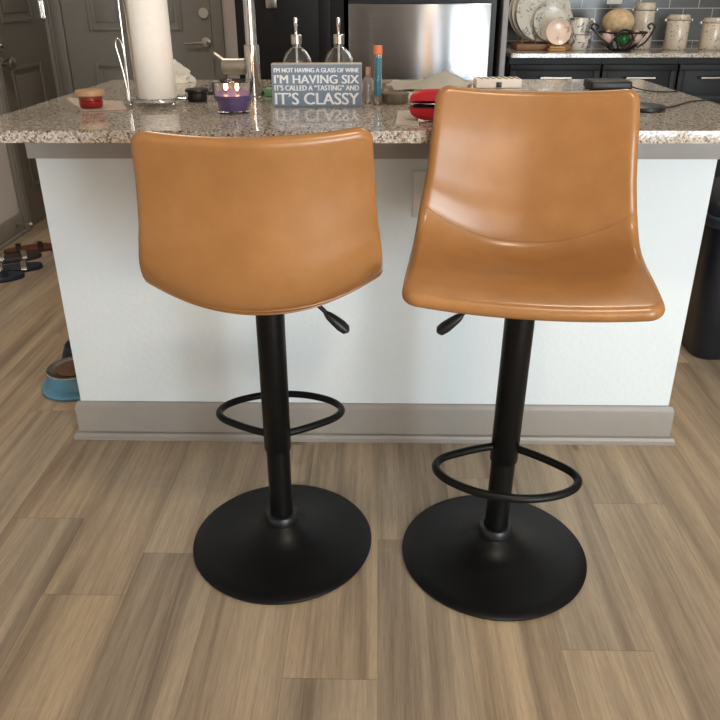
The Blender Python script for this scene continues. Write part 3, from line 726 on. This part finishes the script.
ct = slab('back_countertop', 'granite', [.600, 1.73], [YC - .03, YK - .002], None, .893, .910)
tag(ct, 'granite countertop along the back wall under the canisters', 'countertop')
struct(link('trim_3', bx(.600, 2.6, YK - .012, YK - .001, .9105, 1.6), 'tile', smooth=False))
w = .236
cabinet('pantry_cabinet', 'tall dark espresso pantry cabinet left of the fridge', -.627, -.150, 3.5, 2.2, [('door', -w, .180, .11, 2.19, (-.098, -.05, 1.10, 1.22))], 'dark')
# fridge
FX0, FX1, FY = -.130, .492, 3.45
t = thing('refrigerator', 'stainless steel refrigerator in the kitchen behind the island', 'refrigerator', ((FX0 + FX1) / 2, FY, 0)); w = (FX1 - FX0) / 2
link('body', bx(-w, w + .022, .06, .74, .02, 1.78), 'blackplastic', t, smooth=False)
d = link('freezer_door', bx(-w, w - .004, 0, .055, .06, 1.119, bev=.006, seg=3), 'steel', t)
u = link('fridge_door', bx(-w, w - .004, 0, .055, 1.133, 1.78, bev=.006, seg=3), 'steel', t)
for dd, z0_, z1_ in ((u, 1.25, 1.7),): link('handle', tube(B(), [(-w + .05, -.045, z0_), (-w + .05, -.045, z1_)], .011, 14), 'chrome', dd)
link('foot_grille', bx(-w, w, .06, .1, 0, .019), 'blackplastic', t, smooth=False)
tag(link('end_panel', bx(.536, .560, 3.46, YK - .003, 0, 1.9, bev=.002), simple('grey_filler_paint', rgb(150, 151, 154), .5)), 'bright metal end strip standing right of the fridge', 'end panel')
# ------------------------------------------------------------------ back counter items
def canister(label, x, h, r, y=4.5):
    t = thing('canister', label, 'canister', (x, y, ZT), group='ceramic canisters on the back counter')
    link('jar', lathe(B(), [(0, 0), (r * .93, 0), (r, .006), (r, h * .80), (r * .96, h * .83), (0, h * .83)]), 'canister', t)
    l = link('lid', lathe(B(), [(0, h * .845), (r * .97, h * .845), (r, h * .86), (r, h * .93), (r * .93, h * .95), (r * .93, h * .99), (r * .85, h), (0, h)]), 'canister', t)
    link('gasket', cyl(B(), (0, 0, h * .831), r * .94, h * .0135, 32, .0003), 'iron', t)
    for s in (-1, 1):
        bm = B(); tube(bm, smooth_path([(s * r * .98, 0, h * .78), (s * r * 1.12, 0, h * .80), (s * r * 1.12, 0, h * .88), (s * r * 1.0, 0, h * .90)], 5), .003, 8); ball(bm, (s * r * 1.18, 0, h * .84), .009, seg=12)
        link('clamp', bm, 'silver', t)
canister('tallest cream ceramic canister, behind the wire fruit bowl', 1.433, .232, .055, 4.56)
canister('middle cream ceramic canister, second of three by height', 1.600, .174, .058, 4.5)
canister('cream ceramic canister cut by the right frame edge', 1.790, .158, .060, 4.5)
# fruit bowl
t = thing('wire_fruit_bowl', 'black scrolled wire bowl of produce on the back counter', 'bowl', (1.285, 4.42, ZT))
def ring(r, z, n=48, sx=1): return [(r * sx * math.cos(2 * PI * k / n), r * .8 * math.sin(2 * PI * k / n), z) for k in range(n)]
bm = B(); tube(bm, ring(.05, .005), .004, 8, closed=True); tube(bm, ring(.10, .055), .004, 8, closed=True); tube(bm, ring(.125, .09), .005, 8, closed=True)
for k in range(16):
    a = 2 * PI * k / 16; c_, s_ = math.cos(a), .8 * math.sin(a)
    tube(bm, smooth_path([(r * c_, r * s_, z) for r, z in ((.05, .005), (.08, .025), (.10, .055), (.125, .09))], 4), .003, 6)
link('wire_frame', bm, 'iron', t)
for s in (1, -1):
    bm = B(); tube(bm, smooth_path([(s * .06, -.08, .02), (s * .10, -.075, .045), (s * .14, -.04, .085), (s * .165, 0, .115), (s * .150, .01, .132), (s * .13, 0, .12), (s * .14, -.01, .105)], 6), .0055, 8)
    link('scroll_handle', bm, 'iron', t)
link('scroll_ring', tube(B(), [(-.02 + .042 * math.cos(a), -.112, .066 + .040 * math.sin(a)) for a in [2 * PI * k / 32 for k in range(32)]], .0055, 8, closed=True), 'iron', t)
G = 'produce in the wire bowl'
o = link('melon', ball(B(), (0, 0, 0), .083, (1, .95, .8), 32), 'melon'); o.location = (1.262, 4.44, ZT + .138); tag(o, 'large tan netted melon on top of the wire bowl', 'melon', G)
bm = ball(B(), (0, 0, 0), .036, (1, 1, .95), 28)
for v in bm.verts:
    a = math.atan2(v.co.y, v.co.x); v.co.x *= 1 + .08 * math.cos(4 * a); v.co.y *= 1 + .08 * math.cos(4 * a)
o = link('green_pepper', bm, 'pepper'); o.location = (1.268, 4.352, ZT + .062); tag(o, 'dark green pepper at the front of the wire bowl', 'pepper', G)
for k, (x, y, z, lab) in enumerate(((1.345, 4.375, .068, 'pale onion right of the green pepper in the wire bowl'), (1.198, 4.375, .068, 'pale onion left of the green pepper in the wire bowl'))):
    o = link('onion', lathe(B(), [(0, -.031), (.012, -.030), (.028, -.018), (.034, 0), (.028, .018), (.012, .028), (.004, .036), (0, .038)], seg=24), 'onion'); o.location = (x, y, ZT + z); tag(o, lab, 'onion', G)
# cups
t = thing('mug', 'white floral mug with loop handle stacked on the lower bowl', 'mug', (1.073, 4.5, ZT + .0755))
link('mug_body', lathe(B(), [(0, 0), (.040, 0), (.047, .006), (.050, .03), (.050, .083), (.047, .083), (.047, .03), (.043, .008), (0, .006)]), 'mug', t)
link('handle', tube(B(), smooth_path([(.046, -.018, .07), (.062, -.03, .078), (.074, -.035, .055), (.064, -.03, .025), (.046, -.018, .018)], 6), .005, 10), 'mug', t)
t = thing('soup_bowl', 'white floral bowl under the stacked mug on the back counter', 'bowl', (1.085, 4.5, ZT))
link('bowl', lathe(B(), [(0, 0), (.045, 0), (.05, .005), (.062, .04), (.066, .075), (.063, .0752), (.058, .042), (.046, .009), (0, .007)]), 'mug', t)
link('cup_saucer', lathe(B(), [(0, .0692), (.055, .0692), (.055, .0745), (0, .0745)]), 'creamplain', t)
# plate rack and plates
t = thing('plate_rack', 'brown wooden plate rack on the back counter next to the fridge', 'plate rack', (.88, 4.56, ZT))
bm = B(); box(bm, -.135, .15, -.10, .10, 0, .030, bev=.004); link('base', bm, 'wood', t)
for x in (-.10, -.03, .04, .11):
    link('peg', tube(B(), [(x, -.062, .030), (x, -.066, .075)], .004, 8), 'wood', t); link('peg', tube(B(), [(x, .08, .030), (x, .088, .15)], .004, 8), 'wood', t)
def plate(label, x, y, r, z, mat, tilt=12, yaw=0, g='china plates in the wooden rack'):
    o = link('plate', lathe(B(), [(0, 0), (r * .55, 0), (r * .6, .003), (r * .72, .006), (r * .98, .016), (r, .018), (r * .98, .020), (r * .72, .0105), (r * .6, .007), (0, .005)], seg=64, axis=Matrix.Rotation(PI / 2, 4, 'X')), mat)
    o.rotation_euler = (math.radians(-tilt), 0, math.radians(yaw)); o.location = (x, y, z); tag(o, label, 'plate', g); return o
plate('plain cream plate at the rear of the rack', .862, 4.622, .150, ZT + .185, 'creamplain')
plate('plain cream plate second from the rear of the rack', .874, 4.590, .150, ZT + .185, 'creamplain')
plate('large cream plate with grey floral print in the rack', .888, 4.558, .146, ZT + .180, 'cream')
plate('smaller floral plate at the rack front, partly behind the pink one', .938, 4.526, .105, ZT + .138, 'cream')
t = thing('wooden_easel', 'small honey wood easel holding the pink plate', 'easel', (.945, 4.40, ZT))
bm = B(); box(bm, -.045, .045, -.018, .03, 0, .012, bev=.003); link('foot', bm, 'easel', t)
for x in (-.022, .022): link('post', tube(B(), [(x, .012, .012), (x, .034, .12)], .006, 8), 'easel', t)
link('ledge', bx(-.04, .04, -.022, .004, .0125, .024, bev=.003), 'easel', t)
plate('round blush pink plate propped on the honey wood easel', .945, 4.408, .066, ZT + .092, 'pink', 11, g=None)
t = thing('wall_outlet', 'white outlet plate high on the dark tiled backsplash', 'outlet', (1.215, YK - .0125, 1.165))
link('cover_plate', bx(-.04, .04, -.006, 0, -.06, .06, bev=.002), 'white', t)
for z in (-.024, .024): link('socket', bx(-.015, .015, -.009, -.006, z - .014, z + .014, bev=.001), 'paper', t)

# ------------------------------------------------------------------ true size and spot of the counter items
def lerp(t, P):
    for (a, b), (c, d) in zip(P, P[1:]):
        if t <= c: return b + (d - b) * (t - a) / (c - a)
    return P[-1][1]
IM = [(1.6, 1.437), (1.64, 1.473), (1.9, 1.695), (2.04, 1.811), (2.24, 1.98), (2.6, 2.28), (2.8, 2.4384)]
for o in list(C.objects):
    if o.parent or o.get('kind') == 'structure' or not (.85 < o.location.z < 1.12) or not o.get('category') or o.get('category') == 'outlet': continue
    x, y, z = o.location
    if 1.6 < y < 3: k = .925; o.location = (x * .925, lerp(y, IM), ZT + (z - ZT) * k)
    elif y > 4.3: k = .885; o.location = (x * .885, 3.8 + (y - 4.5) * .9, ZT + (z - ZT) * k)
    else: continue
    o.scale = (k, k, k)

# ------------------------------------------------------------------ floor things
t = thing('trash_can', 'black plastic trash can on the floor past the island right end', 'trash can', (1.262, 2.43, 0))
def rrect(hx, hy, r, z, n=8):
    out = []
    for cx, cy, a0 in ((hx - r, hy - r, 0), (-hx + r, hy - r, PI / 2), (-hx + r, -hy + r, PI), (hx - r, -hy + r, 1.5 * PI)):
        for k in range(n + 1): a = a0 + PI / 2 * k / n; out.append((cx + r * math.cos(a), cy + r * math.sin(a), z))
    return out
def loft(bm, loops):
    R_ = [[bm.verts.new(p) for p in l] for l in loops]
    for a, b in zip(R_, R_[1:]):
        for i in range(len(a)): j = (i + 1) % len(a); bm.faces.new((a[i], a[j], b[j], b[i]))
    bm.faces.new(R_[0][::-1]); bm.faces.new(R_[-1]); return bm
link('bin_body', loft(B(), [rrect(.155, .125, .05, 0), rrect(.16, .13, .05, .01), rrect(.19, .15, .05, .475)]), 'bin', t)
link('rim', loft(B(), [rrect(.202, .162, .052, .4755), rrect(.204, .164, .052, .48), rrect(.204, .164, .052, .505), rrect(.2, .16, .05, .510)]), 'binrim', t)
link('lid', loft(B(), [rrect(.195, .155, .05, .5105), rrect(.19, .15, .05, .535), rrect(.16, .125, .05, .575), rrect(.10, .08, .04, .593)]), 'bin', t)
t = thing('pet_bowl', 'light blue pet bowl with steel insert on the floor by the island', 'pet bowl', (-.972, 2.085, 0))
link('bowl_stand', lathe(B(), [(0, .001), (.103, .001), (.108, .006), (.106, .014), (.096, .018), (.089, .022), (.084, .055), (.080, .062), (.0, .062)], seg=56), 'blue', t)
link('steel_insert', lathe(B(), [(.083, .0625), (.086, .065), (.083, .068), (.072, .0665), (.066, .0655), (.060, .0635), (0, .0632)], seg=48), 'steel_bowl', t)
k = link('kibble', lathe(B(), [(0, .0755), (.03, .074), (.05, .070), (.058, .0650), (.05, .0645), (0, .0645)], seg=24), 'kibble', t); k['kind'] = 'stuff'
t = thing('pet_bowl', 'dark navy pet bowl on the floor behind the light blue one', 'pet bowl', (-1.0, 2.30, 0))
link('bowl_stand', lathe(B(), [(0, .001), (.098, .001), (.1, .006), (.086, .05), (.08, .056), (.07, .05), (.05, .02), (0, .018)], seg=48), 'navy', t)
def sandal(label, x, y, rz, sole, strap, cat='sandal'):
    t = thing('sandal', label, 'sandal', (x, y, 0), math.radians(rz), 'sandals by the left wall')
    n = 28; out = []
    for k in range(n):
        a = 2 * PI * k / n; yy = .125 * math.cos(a); xx = (.043 + .010 * math.cos(a)) * math.sin(a) * (1 if abs(math.sin(a)) > 0 else 0); out.append((xx, yy))
    bm = loft(B(), [[(a * s_, b * s_, z) for a, b in out] for s_, z in ((.96, .0005), (1, .004), (1, .018), (.97, .022))])
    link('sole', bm, sole, t)
    for yy, hh, w_ in ((.045, .030, .047), (-.055, .034, .036)):
        bm = B(); g = []
        for k in range(13):
            a = PI * k / 12; g.append([bm.verts.new((w_ * math.cos(a), yy + dy, .012 + hh * math.sin(a))) for dy in (-.012, .012)])
        for a, b in zip(g, g[1:]): bm.faces.new((a[0], b[0], b[1], a[1]))
        bmesh.ops.solidify(bm, geom=bm.faces[:], thickness=.003); link('strap', bm, strap, t)
    return t
sandal('navy sandal with silver straps nearest the viewer by the left wall', -1.70, 3.04, -62, 'navy', 'navy')
sandal('navy sandal with pale straps, second from the viewer', -1.675, 3.175, -66, 'navy', 'silver')
sandal('dark sandal with gold and silver straps close to the baseboard', -1.74, 3.32, -60, 'darkstrap', 'silver')
sandal('brown leather sandal with dark straps farthest from the viewer', -1.72, 3.465, -64, 'brown', 'darkstrap')
sandal('brown leather sandal nearest the island end', -1.50, 3.50, -70, 'brown', 'brown')

# ------------------------------------------------------------------ camera, world, view
cam = bpy.data.cameras.new('camera'); co = bpy.data.objects.new('camera', cam); C.objects.link(co); SC.camera = co
pitch, yaw, roll, f = .4328, .0242, -.0037, 735.4
cam.sensor_width = 36; cam.lens = f / 720 * 36; cam.clip_start = .02; cam.shift_y = -24.7 / 720
fw = Vector((-math.sin(yaw) * math.cos(pitch), math.cos(yaw) * math.cos(pitch), -math.sin(pitch)))
r = Vector((math.cos(yaw), math.sin(yaw), 0)); u = r.cross(fw)
r2 = r * math.cos(roll) + u * math.sin(roll); u2 = r2.cross(fw)
m = Matrix((r2, u2, -fw)).transposed().to_4x4(); m.translation = (0, 0, 1.15); co.matrix_world = m
wd = bpy.data.worlds.new('world'); SC.world = wd; wd.use_nodes = True
wd.node_tree.nodes['Background'].inputs[0].default_value = (.75, .85, 1, 1); wd.node_tree.nodes['Background'].inputs[1].default_value = .6
vs = SC.view_settings; vs.view_transform = 'Standard'; vs.look = 'None'; vs.gamma = 1; vs.exposure = 0; vs.use_curve_mapping = False
